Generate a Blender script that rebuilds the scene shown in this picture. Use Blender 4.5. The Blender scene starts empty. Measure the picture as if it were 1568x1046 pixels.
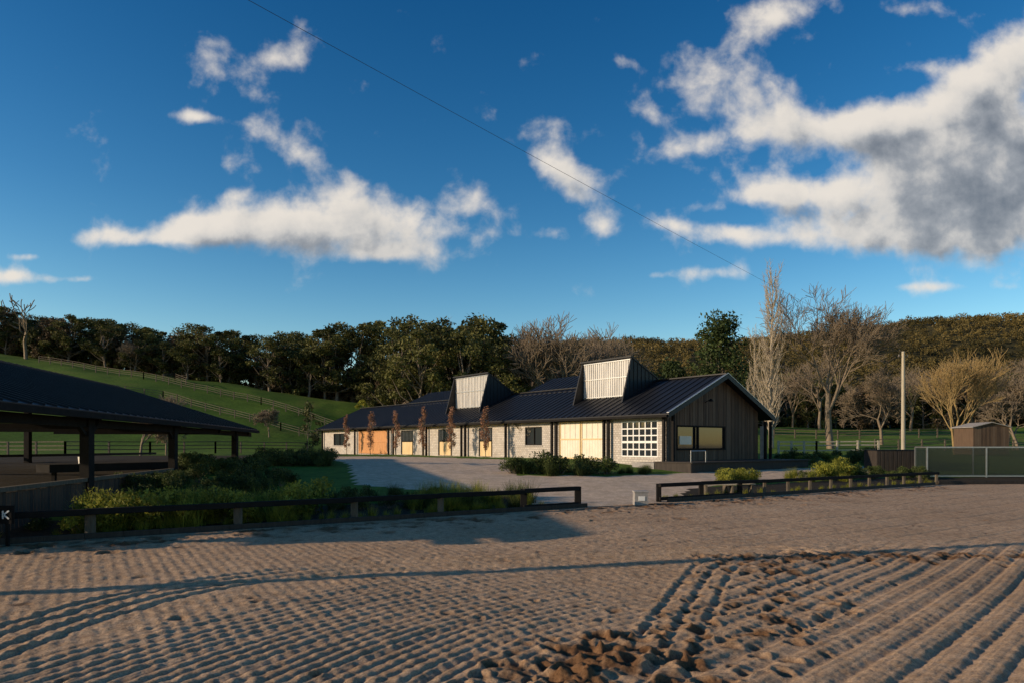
import bpy, math, random
import numpy as np
from mathutils import Vector, Matrix
random.seed(7)
F=1045.0
CAMZ=2.0
scene=bpy.context.scene
col=scene.collection

# ---------------------------------------------------------------- helpers
def S(c):
    return tuple(c)+(1.0,) if len(c)==3 else c
def newmat(name):
    m=bpy.data.materials.new(name); m.use_nodes=True
    nt=m.node_tree; b=nt.nodes['Principled BSDF']
    return m,nt,b
def N(nt,t,**kw):
    n=nt.nodes.new(t)
    for k,v in kw.items(): setattr(n,k,v)
    return n
def ramp(nt,fac,stops):
    r=N(nt,'ShaderNodeValToRGB'); e=r.color_ramp.elements
    while len(e)>1: e.remove(e[-1])
    e[0].position=stops[0][0]; e[0].color=S(stops[0][1])
    for p,c in stops[1:]:
        k=e.new(p); k.color=S(c)
    nt.links.new(fac,r.inputs[0]); return r.outputs[0]
def noise(nt,scale,detail=6,rough=.6,vec=None):
    n=N(nt,'ShaderNodeTexNoise'); n.inputs['Scale'].default_value=scale
    n.inputs['Detail'].default_value=detail; n.inputs['Roughness'].default_value=rough
    if vec is None:
        tc=N(nt,'ShaderNodeTexCoord'); vec=tc.outputs['Object']
    nt.links.new(vec,n.inputs['Vector']); return n.outputs[0]
def bump(nt,b,h,strength=.4,dist=.02):
    n=N(nt,'ShaderNodeBump'); n.inputs['Strength'].default_value=strength; n.inputs['Distance'].default_value=dist
    nt.links.new(h,n.inputs['Height']); nt.links.new(n.outputs[0],b.inputs['Normal'])
def simple(name,c0,c1,scale=3,rough=.8,metal=0,bs=.3,bd=.01,stretch=None,spec=.3):
    m,nt,b=newmat(name)
    tc=N(nt,'ShaderNodeTexCoord'); mp=N(nt,'ShaderNodeMapping')
    nt.links.new(tc.outputs['Object'],mp.inputs[0])
    if stretch: mp.inputs['Scale'].default_value=stretch
    n=noise(nt,scale,6,.65,mp.outputs[0])
    nt.links.new(ramp(nt,n,[(.3,c0),(.7,c1)]),b.inputs['Base Color'])
    b.inputs['Roughness'].default_value=rough; b.inputs['Metallic'].default_value=metal
    b.inputs['Specular IOR Level'].default_value=spec
    bump(nt,b,n,bs,bd)
    return m
def leafmat(name,dark,light,transl=.25):
    m,nt,b=newmat(name)
    at=N(nt,'ShaderNodeAttribute'); at.attribute_name='v'
    oi=N(nt,'ShaderNodeObjectInfo')
    mm=N(nt,'ShaderNodeMath',operation='MULTIPLY_ADD'); nt.links.new(oi.outputs['Random'],mm.inputs[0]); mm.inputs[1].default_value=.4
    nt.links.new(at.outputs['Fac'],mm.inputs[2])
    sb=N(nt,'ShaderNodeMath',operation='SUBTRACT'); nt.links.new(mm.outputs[0],sb.inputs[0]); sb.inputs[1].default_value=.2
    c=ramp(nt,sb.outputs[0],[(0,dark),(1,light)])
    nt.links.new(c,b.inputs['Base Color']); b.inputs['Roughness'].default_value=.7
    b.inputs['Specular IOR Level'].default_value=.25
    tr=N(nt,'ShaderNodeBsdfTranslucent'); nt.links.new(c,tr.inputs[0])
    mx=N(nt,'ShaderNodeMixShader'); mx.inputs[0].default_value=transl
    nt.links.new(b.outputs[0],mx.inputs[1]); nt.links.new(tr.outputs[0],mx.inputs[2])
    nt.links.new(mx.outputs[0],nt.nodes['Material Output'].inputs[0])
    return m

def npmesh(name,V,faces_list,mats,matidx=None,attr=None,smooth=False):
    me=bpy.data.meshes.new(name)
    V=np.asarray(V,dtype=np.float32)
    me.vertices.add(len(V)); me.vertices.foreach_set('co',V.ravel())
    loops=np.concatenate([f.ravel() for f in faces_list]).astype(np.int32)
    tot=np.concatenate([np.full(len(f),f.shape[1]) for f in faces_list]).astype(np.int32)
    st=np.concatenate([[0],np.cumsum(tot)[:-1]]).astype(np.int32)
    me.loops.add(len(loops)); me.loops.foreach_set('vertex_index',loops)
    me.polygons.add(len(tot)); me.polygons.foreach_set('loop_start',st); me.polygons.foreach_set('loop_total',tot)
    if matidx is not None:
        mi=np.concatenate([np.full(len(f),m) for f,m in zip(faces_list,matidx)]).astype(np.int32)
        me.polygons.foreach_set('material_index',mi)
    if smooth: me.polygons.foreach_set('use_smooth',np.ones(len(tot),dtype=bool))
    for m in mats: me.materials.append(m)
    if attr is not None:
        for k,a in attr.items():
            at=me.attributes.new(k,'FLOAT','POINT'); at.data.foreach_set('value',np.asarray(a,dtype=np.float32))
    me.update(calc_edges=True)
    return me
def obj(name,me,parent=None,loc=(0,0,0),rotz=0,scale=1):
    o=bpy.data.objects.new(name,me); col.objects.link(o)
    o.location=loc; o.rotation_euler=(0,0,rotz)
    o.scale=(scale,)*3 if not hasattr(scale,'__len__') else scale
    if parent: o.parent=parent
    return o
def empty(name,loc=(0,0,0),rotz=0):
    return obj(name,None,None,loc,rotz)

class MB:
    def __init__(s): s.v=[];s.f=[];s.m=[];s.mats=[]
    def mi(s,m):
        if m not in s.mats: s.mats.append(m)
        return s.mats.index(m)
    def hexa(s,p,m):
        b=len(s.v); s.v+=[tuple(q) for q in p]; k=s.mi(m)
        for f in ((0,3,2,1),(4,5,6,7),(0,1,5,4),(1,2,6,5),(2,3,7,6),(3,0,4,7)):
            s.f.append(tuple(b+i for i in f)); s.m.append(k)
    def box(s,x0,x1,y0,y1,z0,z1,m):
        if x0>x1:x0,x1=x1,x0
        if y0>y1:y0,y1=y1,y0
        s.hexa([(x0,y0,z0),(x1,y0,z0),(x1,y1,z0),(x0,y1,z0),(x0,y0,z1),(x1,y0,z1),(x1,y1,z1),(x0,y1,z1)],m)
    def beam(s,p0,p1,w,h,m):
        p0=Vector(p0);p1=Vector(p1);d=(p1-p0).normalized()
        up=Vector((0,0,1)) if abs(d.z)<.95 else Vector((1,0,0))
        a=d.cross(up).normalized()*w/2; u=a.cross(d).normalized()*h/2
        s.hexa([p0-a-u,p0+a-u,p1+a-u,p1-a-u,p0-a+u,p0+a+u,p1+a+u,p1-a+u],m)
    def cyl(s,p0,p1,r0,r1,m,n=10):
        p0=Vector(p0);p1=Vector(p1);d=(p1-p0).normalized()
        up=Vector((0,0,1)) if abs(d.z)<.95 else Vector((1,0,0))
        a=d.cross(up).normalized(); u=a.cross(d).normalized(); b=len(s.v);k=s.mi(m)
        for p,r in((p0,r0),(p1,r1)):
            for i in range(n):
                t=2*math.pi*i/n; s.v.append(tuple(p+a*r*math.cos(t)+u*r*math.sin(t)))
        for i in range(n):
            j=(i+1)%n; s.f.append((b+i,b+j,b+n+j,b+n+i)); s.m.append(k)
        s.f.append(tuple(b+i for i in range(n))[::-1]); s.m.append(k)
        s.f.append(tuple(b+n+i for i in range(n))); s.m.append(k)
    def poly(s,p,m):
        b=len(s.v); s.v+=[tuple(q) for q in p]; s.f.append(tuple(range(b,b+len(p)))); s.m.append(s.mi(m))
    def build(s,name,parent=None,loc=(0,0,0),rotz=0,bevel=0):
        me=bpy.data.meshes.new(name); me.from_pydata(s.v,[],s.f)
        for m in s.mats: me.materials.append(m)
        me.polygons.foreach_set('material_index',s.m); me.update()
        o=obj(name,me,parent,loc,rotz)
        if bevel:
            b=o.modifiers.new('bevel','BEVEL'); b.width=bevel; b.segments=2
        return o

def vnoise(x,y,seed=0):
    ix=np.floor(x);iy=np.floor(y);fx=x-ix;fy=y-iy
    def h(a,b):
        t=np.sin(a*127.1+b*311.7+seed*74.7)*43758.5453
        return t-np.floor(t)
    fx=fx*fx*(3-2*fx);fy=fy*fy*(3-2*fy)
    return (h(ix,iy)*(1-fx)+h(ix+1,iy)*fx)*(1-fy)+(h(ix,iy+1)*(1-fx)+h(ix+1,iy+1)*fx)*fy
def fbm(x,y,seed=0,o=4):
    r=0;a=.5;t=0
    for i in range(o):
        r=r+a*vnoise(x,y,seed+i);t+=a;a*=.5;x=x*2.03+11.3;y=y*2.03+7.7
    return r/t
def sst(t):
    t=np.clip(t,0,1); return t*t*(3-2*t)
def sig(x): return 1/(1+np.exp(-np.clip(x,-30,30)))

# ---------------------------------------------------------------- terrain function
def edgeY(X):
    return np.where(X<21,20.15+.65*X,33.8+.12*(X-21))
def dist(X,Y): return (Y-edgeY(X))/1.19
HX=[-400,-150,-87,-28,10,40,120,600]; HZ=[40,24,17.4,8.8,4.3,3.9,4.5,10]
RX=[-1500,-200,-60,8,89,160,220,303,420,800,1500]; RZ=[30,35,45,71,79,78,85,94,97,99,80]
def zt(X,Y):
    X=np.asarray(X,float);Y=np.asarray(Y,float)
    d=dist(X,Y)
    z=np.clip(d*.055,0,1.03)
    Ys=np.clip(np.where(X<-20,92+.8*(X+20),92-.8*(X+20)),58,100)
    z=z+np.interp(X,HX,HZ)*sst((Y-Ys)/(140-Ys))
    z=z+(np.interp(X,RX,RZ)-np.interp(X,HX,HZ))*sst((Y-230)/330)
    far=sst((Y-60)/40)
    z=z+(fbm(X/18,Y/18,3)-.5)*1.6*far + (fbm(X/80,Y/80,9)-.5)*16*sst((Y-250)/200)
    z=z+(fbm(X/1.5,Y/1.5,5)-.5)*.1*np.clip(d/3,0,1)
    return z
def zt1(x,y): return float(zt(np.array([x]),np.array([y]))[0])
GY=8*1.004**np.arange(900)
def G(px,py):
    u=(px-784)/F;v=(680-py)/F
    hit=(2+v*GY<=zt(u*GY,GY)); i=int(np.argmax(hit)) if hit.any() else -1
    return (u*GY[i],GY[i])

# ---------------------------------------------------------------- materials
M={}
M['roof']=simple('dark_metal_roofing',(.009,.010,.012),(.015,.016,.019),.6,.5,.1,.1,.005,spec=.3)
M['black']=simple('black_painted_timber',(.010,.0095,.009),(.019,.017,.016),4,.85,spec=.12)
M['darkwood']=simple('dark_stained_timber',(.022,.018,.015),(.05,.04,.032),2,.75,stretch=(6,6,.6),bs=.5)
M['clad0']=simple('weathered_cladding_a',(.075,.048,.032),(.13,.086,.056),2,.8,stretch=(5,5,.5),bs=.5)
M['clad1']=simple('weathered_cladding_b',(.05,.033,.023),(.09,.06,.041),2,.8,stretch=(5,5,.5),bs=.5)
M['clad2']=simple('weathered_cladding_c',(.095,.066,.046),(.15,.105,.072),2,.8,stretch=(5,5,.5),bs=.5)
M['orange']=simple('oiled_timber_door',(.42,.19,.07),(.60,.31,.13),2,.6,stretch=(6,6,.7))
M['ply']=simple('pale_timber_door',(.55,.40,.20),(.72,.56,.32),2,.6,stretch=(6,6,.7))
M['cream']=simple('cream_door_and_lit_pane',(.66,.60,.48),(.76,.70,.58),2,.5)  # door panels, also the painted lit patch in the gable window
M['white']=simple('white_window_frame',(.70,.69,.66),(.80,.79,.76),3,.5)
M['conc']=simple('concrete',(.22,.21,.20),(.36,.34,.32),5,.9,bs=.5)
M['poly']=simple('ribbed_translucent_sheet',(.36,.355,.34),(.64,.63,.60),1.2,.35,spec=.5,stretch=(3,3,.4))
M['pole']=simple('weathered_pole_timber',(.30,.27,.20),(.46,.41,.32),2,.85,stretch=(6,6,.5))
M['fencewood']=simple('old_fence_timber',(.06,.05,.038),(.15,.125,.09),3,.85,stretch=(4,4,1))
M['galv']=simple('galvanised_steel',(.35,.36,.37),(.5,.5,.5),8,.35,.8)
M['wire']=simple('cable',(.03,.03,.035),(.05,.05,.055),8,.6)
def brick():
    m,nt,b=newmat('painted_brick')
    tc=N(nt,'ShaderNodeTexCoord'); mp=N(nt,'ShaderNodeMapping'); nt.links.new(tc.outputs['Object'],mp.inputs[0])
    mp.inputs['Rotation'].default_value=(math.radians(90),0,0)
    bt=N(nt,'ShaderNodeTexBrick'); nt.links.new(mp.outputs[0],bt.inputs['Vector'])
    bt.inputs['Scale'].default_value=1; bt.inputs['Brick Width'].default_value=.24; bt.inputs['Row Height'].default_value=.086*1.6
    bt.inputs['Mortar Size'].default_value=.012
    bt.inputs['Color1'].default_value=(.43,.395,.35,1); bt.inputs['Color2'].default_value=(.56,.52,.47,1); bt.inputs['Mortar'].default_value=(.28,.26,.23,1)
    n=noise(nt,1.3); mx=N(nt,'ShaderNodeMixRGB',blend_type='MULTIPLY'); mx.inputs[0].default_value=.6
    nt.links.new(bt.outputs[0],mx.inputs[1]); nt.links.new(ramp(nt,n,[(.3,(.7,.68,.65)),(.65,(1,1,1))]),mx.inputs[2])
    nt.links.new(mx.outputs[0],b.inputs['Base Color']); b.inputs['Roughness'].default_value=.85
    inv=N(nt,'ShaderNodeMath',operation='SUBTRACT'); inv.inputs[0].default_value=1; nt.links.new(bt.outputs['Fac'],inv.inputs[1])
    bump(nt,b,inv.outputs[0],.6,.01)
    return m
M['brick']=brick()
def glass():
    m,nt,b=newmat('window_glass'); b.inputs['Base Color'].default_value=(.02,.025,.03,1); b.inputs['Roughness'].default_value=.06
    b.inputs['Specular IOR Level'].default_value=.6
    n=noise(nt,.8,2); bump(nt,b,n,.05,.02); return m
M['glass']=glass()
def mesh_panel():
    m,nt,b=newmat('green_shade_mesh'); b.inputs['Base Color'].default_value=(.025,.04,.035,1); b.inputs['Roughness'].default_value=.2
    b.inputs['Alpha'].default_value=.4; return m
M['mesh']=mesh_panel()
def sand(name):
    m,nt,b=newmat(name)
    n1=noise(nt,.35,5,.6); n2=noise(nt,48,6,.8); n3=noise(nt,6,6,.7)
    c=ramp(nt,n1,[(.3,(.48,.33,.205)),(.7,(.62,.44,.285))])
    c2=ramp(nt,n2,[(.32,(.45,.42,.39)),(.5,(.95,.95,.95)),(.7,(1.2,1.18,1.15))])
    mx=N(nt,'ShaderNodeMixRGB',blend_type='MULTIPLY'); mx.inputs[0].default_value=1
    nt.links.new(c,mx.inputs[1]);nt.links.new(c2,mx.inputs[2])
    mx2=N(nt,'ShaderNodeMixRGB',blend_type='MULTIPLY'); mx2.inputs[0].default_value=.8
    nt.links.new(mx.outputs[0],mx2.inputs[1]); nt.links.new(ramp(nt,n3,[(.35,(.6,.55,.5)),(.6,(1,1,1))]),mx2.inputs[2])
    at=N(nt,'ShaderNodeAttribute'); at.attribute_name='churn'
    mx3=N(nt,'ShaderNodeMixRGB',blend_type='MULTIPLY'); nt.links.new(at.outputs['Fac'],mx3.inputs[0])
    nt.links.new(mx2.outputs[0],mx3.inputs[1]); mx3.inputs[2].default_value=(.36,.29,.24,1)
    nt.links.new(mx3.outputs[0],b.inputs['Base Color']); b.inputs['Roughness'].default_value=.95; b.inputs['Specular IOR Level'].default_value=.1
    ad=N(nt,'ShaderNodeMath',operation='ADD'); nt.links.new(n2,ad.inputs[0]); nt.links.new(n3,ad.inputs[1])
    bump(nt,b,ad.outputs[0],.8,.016)
    return m
M['sand']=sand('harrowed_sand')
def terrain_mat():
    m,nt,b=newmat('pasture_and_gravel')
    n1=noise(nt,.12,5); n2=noise(nt,2.5,6,.7); n3=noise(nt,14,5,.7)
    grass=ramp(nt,n1,[(.3,(.07,.125,.018)),(.55,(.10,.17,.024)),(.75,(.165,.19,.04))])
    g2=N(nt,'ShaderNodeMixRGB',blend_type='MULTIPLY'); g2.inputs[0].default_value=.8
    nt.links.new(grass,g2.inputs[1]); nt.links.new(ramp(nt,n2,[(.3,(.45,.45,.4)),(.65,(1.1,1.1,1))]),g2.inputs[2])
    def att(n):
        a=N(nt,'ShaderNodeAttribute'); a.attribute_name=n; return a.outputs['Fac']
    def mix(f,a,c,breakup=.35):
        ms=N(nt,'ShaderNodeMath',operation='MULTIPLY_ADD'); nt.links.new(n2,ms.inputs[0]); ms.inputs[1].default_value=breakup; nt.links.new(f,ms.inputs[2])
        r=ramp(nt,ms.outputs[0],[(.45+breakup/2,(0,0,0)),(.6+breakup/2,(1,1,1))])
        x=N(nt,'ShaderNodeMixRGB'); nt.links.new(r,x.inputs[0]); nt.links.new(a,x.inputs[1]); nt.links.new(c,x.inputs[2]); return x.outputs[0]
    mulch=ramp(nt,n3,[(.3,(.018,.014,.010)),(.7,(.06,.048,.03))])
    gravel=ramp(nt,n3,[(.3,(.50,.37,.25)),(.7,(.74,.58,.42))])
    gr2=N(nt,'ShaderNodeMixRGB',blend_type='MULTIPLY'); gr2.inputs[0].default_value=.8
    nt.links.new(gravel,gr2.inputs[1]); nt.links.new(ramp(nt,n2,[(.35,(.62,.6,.57)),(.6,(1,1,1))]),gr2.inputs[2])
    forest=ramp(nt,n1,[(.3,(.035,.036,.016)),(.7,(.065,.055,.026))])
    c=mix(att('mulch'),g2.outputs[0],mulch)
    c=mix(att('forest'),c,forest)
    c=mix(att('drive'),c,gr2.outputs[0])
    nt.links.new(c,b.inputs['Base Color']); b.inputs['Roughness'].default_value=.95; b.inputs['Specular IOR Level'].default_value=.1
    bump(nt,b,n3,.5,.03)
    return m
M['terrain']=terrain_mat()
M['gumleaf']=leafmat('eucalypt_foliage',(.022,.030,.009),(.155,.155,.045))
M['hillleaf']=leafmat('forest_canopy',(.04,.036,.011),(.17,.13,.042),.15)
M['darkleaf']=leafmat('evergreen_foliage',(.015,.03,.010),(.07,.10,.028))
M['rust']=leafmat('rust_leaves',(.20,.10,.055),(.42,.23,.14))
M['hedge']=leafmat('shrub_foliage',(.02,.035,.010),(.10,.125,.03))
M['lime']=leafmat('strappy_grass_foliage',(.06,.08,.012),(.36,.35,.05),.35)
M['brownbush']=leafmat('dry_scrub',(.06,.042,.022),(.20,.14,.075),.1)
M['bark']=simple('gum_bark',(.10,.08,.06),(.22,.18,.14),3,.9)
M['barebark']=simple('bare_winter_bark',(.13,.10,.07),(.25,.20,.14),3,.9)
M['palebark']=simple('pale_poplar_bark',(.27,.23,.17),(.42,.36,.27),3,.9)
M['yellowbark']=simple('golden_willow_bark',(.24,.165,.07),(.36,.26,.115),3,.85)

# ---------------------------------------------------------------- terrain mesh
def inpoly(x,y,P):
    c=np.zeros(x.shape,bool)
    n=len(P)
    for i in range(n):
        x0,y0=P[i];x1,y1=P[(i+1)%n]
        k=((y0>y)!=(y1>y))
        with np.errstate(all='ignore'):
            t=(x1-x0)*(y-y0)/(y1-y0+1e-12)+x0
        c^=(k&(x<t))
    return c
drive=[(885,783),(1015,777),(1055,748),(1250,730),(1345,723),(1345,713),(1200,717),(1010,726),(930,730),(790,727),(775,703),(640,699),(480,698),(535,712),(545,742),(640,750),(780,753),(805,772)]
DP=[G(*p) for p in drive]
def axis(segs):
    return np.concatenate([np.arange(a,b,s) for a,b,s in segs])
xs=axis([(-1500,-300,60),(-300,-110,6),(-110,-36,1.5),(-36,40,.35),(40,110,1.5),(110,500,7),(500,1560,60)])
ys=axis([(-40,8,4),(8,70,.35),(70,150,1.2),(150,620,8),(620,2600,80)])
XX,YY=np.meshgrid(xs,ys)
ZZ=zt(XX,YY)
dd=dist(XX,YY)
ZZ=np.where(dd<0,-.15,ZZ)
nx,ny=len(xs),len(ys)
V=np.stack([XX,YY,ZZ],-1).reshape(-1,3)
I=np.arange(nx*ny).reshape(ny,nx)
Fq=np.stack([I[:-1,:-1],I[:-1,1:],I[1:,1:],I[1:,:-1]],-1).reshape(-1,4)
dr=inpoly(XX,YY,DP).astype(float)
dr=np.where(dd<0.0,1,dr)
mul=((dd>0)&(dd<3.2)&(XX<30)).astype(float)+((XX<-14)&(YY<60)).astype(float)
mul=np.clip(mul,0,1)
fo=((YY>225)).astype(float)
fo=np.maximum(fo,sst((YY-140)/8)*(XX<20))
terr=obj('ground_terrain',npmesh('ground_terrain',V,[Fq],[M['terrain']],attr={'drive':dr.ravel(),'mulch':mul.ravel(),'forest':fo.ravel()},smooth=True))

# ---------------------------------------------------------------- arena
def arena():
    Ys=[3.4]
    while Ys[-1]<39: Ys.append(Ys[-1]*1.0036)
    Ys=np.array(Ys); s=np.linspace(-.86,.86,1050)
    X=(Ys[:,None]+1.5)*s[None,:]; Y=np.repeat(Ys[:,None],len(s),1)
    d=dist(X,Y)
    wx=(fbm(X/2.6,Y/2.6,21)-.5)*.14
    n1=fbm(X/.9,Y/.9,2); n2=fbm(X/.085,Y/.085,8,3); n3=fbm(X/.3,Y/.3,14,3)
    n4=fbm(X/3.1,Y/3.1,44)
    def groove(p,sp,k=2.5): return (.5+.5*np.sin(2*np.pi*p/sp))**k
    GX=.40*X+.30*3*np.log1p(np.exp(X/3))
    phiA=(Y-GX+wx)/1.15
    hA=-.015*groove(phiA,.15)*(.6+.7*n1)-.028*groove(phiA,1.05,14)*(.35+.8*n4)
    phiC=np.hypot(X-5,Y-3)+wx
    hC=-.023*groove(phiC,.155)*(.6+.6*n1)-.034*groove(phiC,.78,12)*(.35+.9*n4)
    mC=sig((9.9-phiC+(n3-.5)*.4)*7)
    phiB=(Y-1.03*X-.014*(X-6)**2+wx*.8)/1.43
    hB=-.036*groove(phiB,.31,2.4)*(.65+.5*n1)-.016*groove(phiB,1.24,10)-.007*groove(phiB,.10)
    mB=sig((X-1.0-.42*(Y-5.7)+(n3-.5)*1.0)*4)*sig((12.3+.12*X-Y+(n3-.5))*3)
    h=hA*(1-mC)+hC*mC
    h=h*(1-mB)+hB*mB
    h+=(n2-.5)*.020+(n3-.5)*.013+(fbm(X/3,Y/3,31)-.5)*.05+.014
    h+=.003*np.sin(2*np.pi*(X*.8+Y*.5+wx)/.16)*(1-mB)
    def track(pts,offs,depth,w):
        nonlocal h
        P=[]
        for i in range(len(pts)-1):
            p0=np.array(pts[max(i-1,0)]);p1=np.array(pts[i]);p2=np.array(pts[i+1]);p3=np.array(pts[min(i+2,len(pts)-1)])
            for t in np.linspace(0,1,7)[:-1]:
                P.append(.5*((2*p1)+(-p0+p2)*t+(2*p0-5*p1+4*p2-p3)*t*t+(-p0+3*p1-3*p2+p3)*t**3))
        P.append(np.array(pts[-1])); best=np.full(X.shape,9.0)
        for a,b in zip(P[:-1],P[1:]):
            e=b-a;L=np.dot(e,e)
            t=np.clip(((X-a[0])*e[0]+(Y-a[1])*e[1])/L,0,1)
            qx=X-a[0]-t*e[0];qy=Y-a[1]-t*e[1]
            dist_=np.hypot(qx,qy); sg=np.sign(e[0]*qy-e[1]*qx)
            m=dist_<np.abs(best); best=np.where(m,dist_*sg,best)
        for o in offs:
            h-=depth*np.exp(-((best-o)/w)**2)*(.6+.8*n3)
            h+=depth*.5*np.exp(-((best-o-w*1.8)/w)**2)
    track([(-4.9,3.6),(-4.75,5.7),(-4.6,8.0),(-3.9,9.5),(-2.3,10.7),(0,11.3),(3,12.1),(5,12.4)],[0,.28,.62,.9],.032,.045)
    track([(.2,3.6),(1.1,5.7),(2.0,8),(2.9,10.2),(3.6,11.6),(4.8,12.5),(8,13.2)],[-.3,0,.3],.020,.05)
    track([(6,3.6),(8,7),(10.5,10.5),(14,14)],[0,.35],.03,.06)
    ch=np.zeros_like(h)
    rng=np.random.default_rng(5)
    L=[]
    for i in range(260):
        y=rng.uniform(4.5,12.2); x=1.5+.5*(y-5.7)+rng.normal(0,.55)*(.5+y/12); L.append((x,y,rng.uniform(.045,.09),rng.uniform(.02,.045)))
    for i in range(110):
        y=rng.uniform(4.8,7.2); L.append((.35+.45*(y-5.7)+rng.normal(0,.5),y,rng.uniform(.05,.10),rng.uniform(.02,.05)))
    for i in range(150):
        L.append((rng.uniform(3,10),rng.normal(12.1,.35),rng.uniform(.05,.10),rng.uniform(.02,.045)))
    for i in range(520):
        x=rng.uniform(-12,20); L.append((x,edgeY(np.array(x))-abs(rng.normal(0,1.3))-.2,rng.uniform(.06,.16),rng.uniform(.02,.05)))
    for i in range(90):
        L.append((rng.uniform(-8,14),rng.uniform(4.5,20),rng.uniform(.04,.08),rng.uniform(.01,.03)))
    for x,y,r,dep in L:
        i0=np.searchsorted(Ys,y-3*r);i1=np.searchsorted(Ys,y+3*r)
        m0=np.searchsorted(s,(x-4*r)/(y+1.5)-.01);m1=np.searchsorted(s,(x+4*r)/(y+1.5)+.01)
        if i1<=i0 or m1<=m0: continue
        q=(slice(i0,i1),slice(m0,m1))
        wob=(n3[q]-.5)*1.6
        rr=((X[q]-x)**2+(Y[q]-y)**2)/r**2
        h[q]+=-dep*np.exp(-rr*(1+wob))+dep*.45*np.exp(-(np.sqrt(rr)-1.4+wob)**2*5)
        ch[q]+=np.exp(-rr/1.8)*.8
    fade=sst((-d)/.5)
    Z=h*np.clip(fade,.15,1)
    V=np.stack([X,Y,Z],-1).reshape(-1,3)
    ny,nx=X.shape; I=np.arange(nx*ny).reshape(ny,nx)
    Fq=np.stack([I[:-1,:-1],I[:-1,1:],I[1:,1:],I[1:,:-1]],-1).reshape(-1,4)
    ok=(d[:-1,:-1]<.12).ravel()
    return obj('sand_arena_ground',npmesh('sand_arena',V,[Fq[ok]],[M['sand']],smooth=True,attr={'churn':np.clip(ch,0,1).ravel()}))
arena()

# ---------------------------------------------------------------- vegetation generators
def segmesh(segs,n=5):
    A=np.array([s[0] for s in segs],float);Bp=np.array([s[1] for s in segs],float)
    r0=np.array([s[2] for s in segs]);r1=np.array([s[3] for s in segs])
    d=Bp-A; d/=np.linalg.norm(d,axis=1,keepdims=True)+1e-9
    up=np.where(np.abs(d[:,2:3])<.9,np.array([[0,0,1.]]),np.array([[1.,0,0]]))
    a=np.cross(d,up);a/=np.linalg.norm(a,axis=1,keepdims=True); u=np.cross(a,d)
    th=np.arange(n)*2*np.pi/n
    ring=a[:,None,:]*np.cos(th)[None,:,None]+u[:,None,:]*np.sin(th)[None,:,None]
    v0=A[:,None,:]+ring*r0[:,None,None];v1=Bp[:,None,:]+ring*r1[:,None,None]
    V=np.concatenate([v0,v1],1).reshape(-1,3)
    base=(np.arange(len(segs))*2*n)[:,None,None]
    i=np.arange(n);j=(i+1)%n
    f=np.stack([i,j,n+j,n+i],-1)[None]
    return V,(base+f).reshape(-1,4)
def leafquads(C,R,n,size,rng,asp=.5,shell=.5):
    C=np.asarray(C);R=np.asarray(R)
    k=len(C); idx=np.repeat(np.arange(k),n)
    d=rng.normal(size=(k*n,3)); d/=np.linalg.norm(d,axis=1,keepdims=True)
    rad=rng.uniform(0,1,(k*n,1))**shell
    c=C[idx]+d*rad*R[idx]
    a=rng.normal(size=(k*n,3));a/=np.linalg.norm(a,axis=1,keepdims=True)
    b=np.cross(a,rng.normal(size=(k*n,3)));b/=np.linalg.norm(b,axis=1,keepdims=True)
    sz=size*rng.uniform(.6,1.4,(k*n,1))
    V=np.stack([c-a*sz,c-b*sz*asp,c+a*sz,c+b*sz*asp],1).reshape(-1,3)
    Fq=np.arange(len(V)).reshape(-1,4)
    cv=rng.uniform(.1,.8,k)[idx]+rng.normal(0,.12,k*n)
    return V,Fq,np.repeat(np.clip(cv,0,1),4)
def tree_mesh(name,seed,H,R,zlo=.35,ncl=18,nl=130,size=.35,cr=.16,leaf='gumleaf',bark='bark',trunk=.022,flat=.65,lean=.05,taper=0.0):
    rng=np.random.default_rng(seed)
    segs=[];C=[];Rr=[]
    top=np.array([rng.normal(0,lean)*H,rng.normal(0,lean)*H,H*.82])
    tp=[np.zeros(3)+np.array([0,0,-.5])]
    for t in np.linspace(0,1,7)[1:]: tp.append(top*t+np.array([rng.normal(0,.012)*H,rng.normal(0,.012)*H,0])*(t<1))
    tr=trunk*H
    for i in range(6): segs.append((tp[i],tp[i+1],tr*(1-i/6.5),tr*(1-(i+1)/6.5)))
    for i in range(ncl):
        t=zlo+(1-zlo)*(i+.5)/ncl
        prof=math.sin(math.pi*min(1,((t-zlo)/(1-zlo)*.85+.12)))**.6*(1-taper*(t-zlo)/(1-zlo))
        a=rng.uniform(0,2*math.pi); r=R*prof*rng.uniform(.35,1.0)
        zc=H*t*.97-H*.03
        c=np.array([top[0]*t+r*math.cos(a),top[1]*t+r*math.sin(a),zc]); C.append(c)
        q=cr*H*rng.uniform(.6,1.25); Rr.append([q,q,q*flat])
        bt=max(.15,t-rng.uniform(.15,.35)); bp=np.array([np.interp(bt,np.linspace(0,1,7),[p[k] for p in tp]) for k in range(3)])
        mid=(bp+c)/2+np.array([0,0,-.03*H])+rng.normal(0,.02*H,3)
        segs.append((bp,mid,tr*.38,tr*.24));segs.append((mid,c,tr*.24,tr*.08))
        for k in range(3):
            e=c+rng.normal(0,.6,3)*np.array(Rr[-1]); segs.append((c,e,tr*.09,tr*.03))
    v1,f1=segmesh(segs); v2,f2,a2=leafquads(C,Rr,nl,size,rng)
    return npmesh(name,np.concatenate([v1,v2]),[f1,f2+len(v1)],[M[bark],M[leaf]],[0,1],{'v':np.concatenate([np.zeros(len(v1)),a2])})
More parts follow.
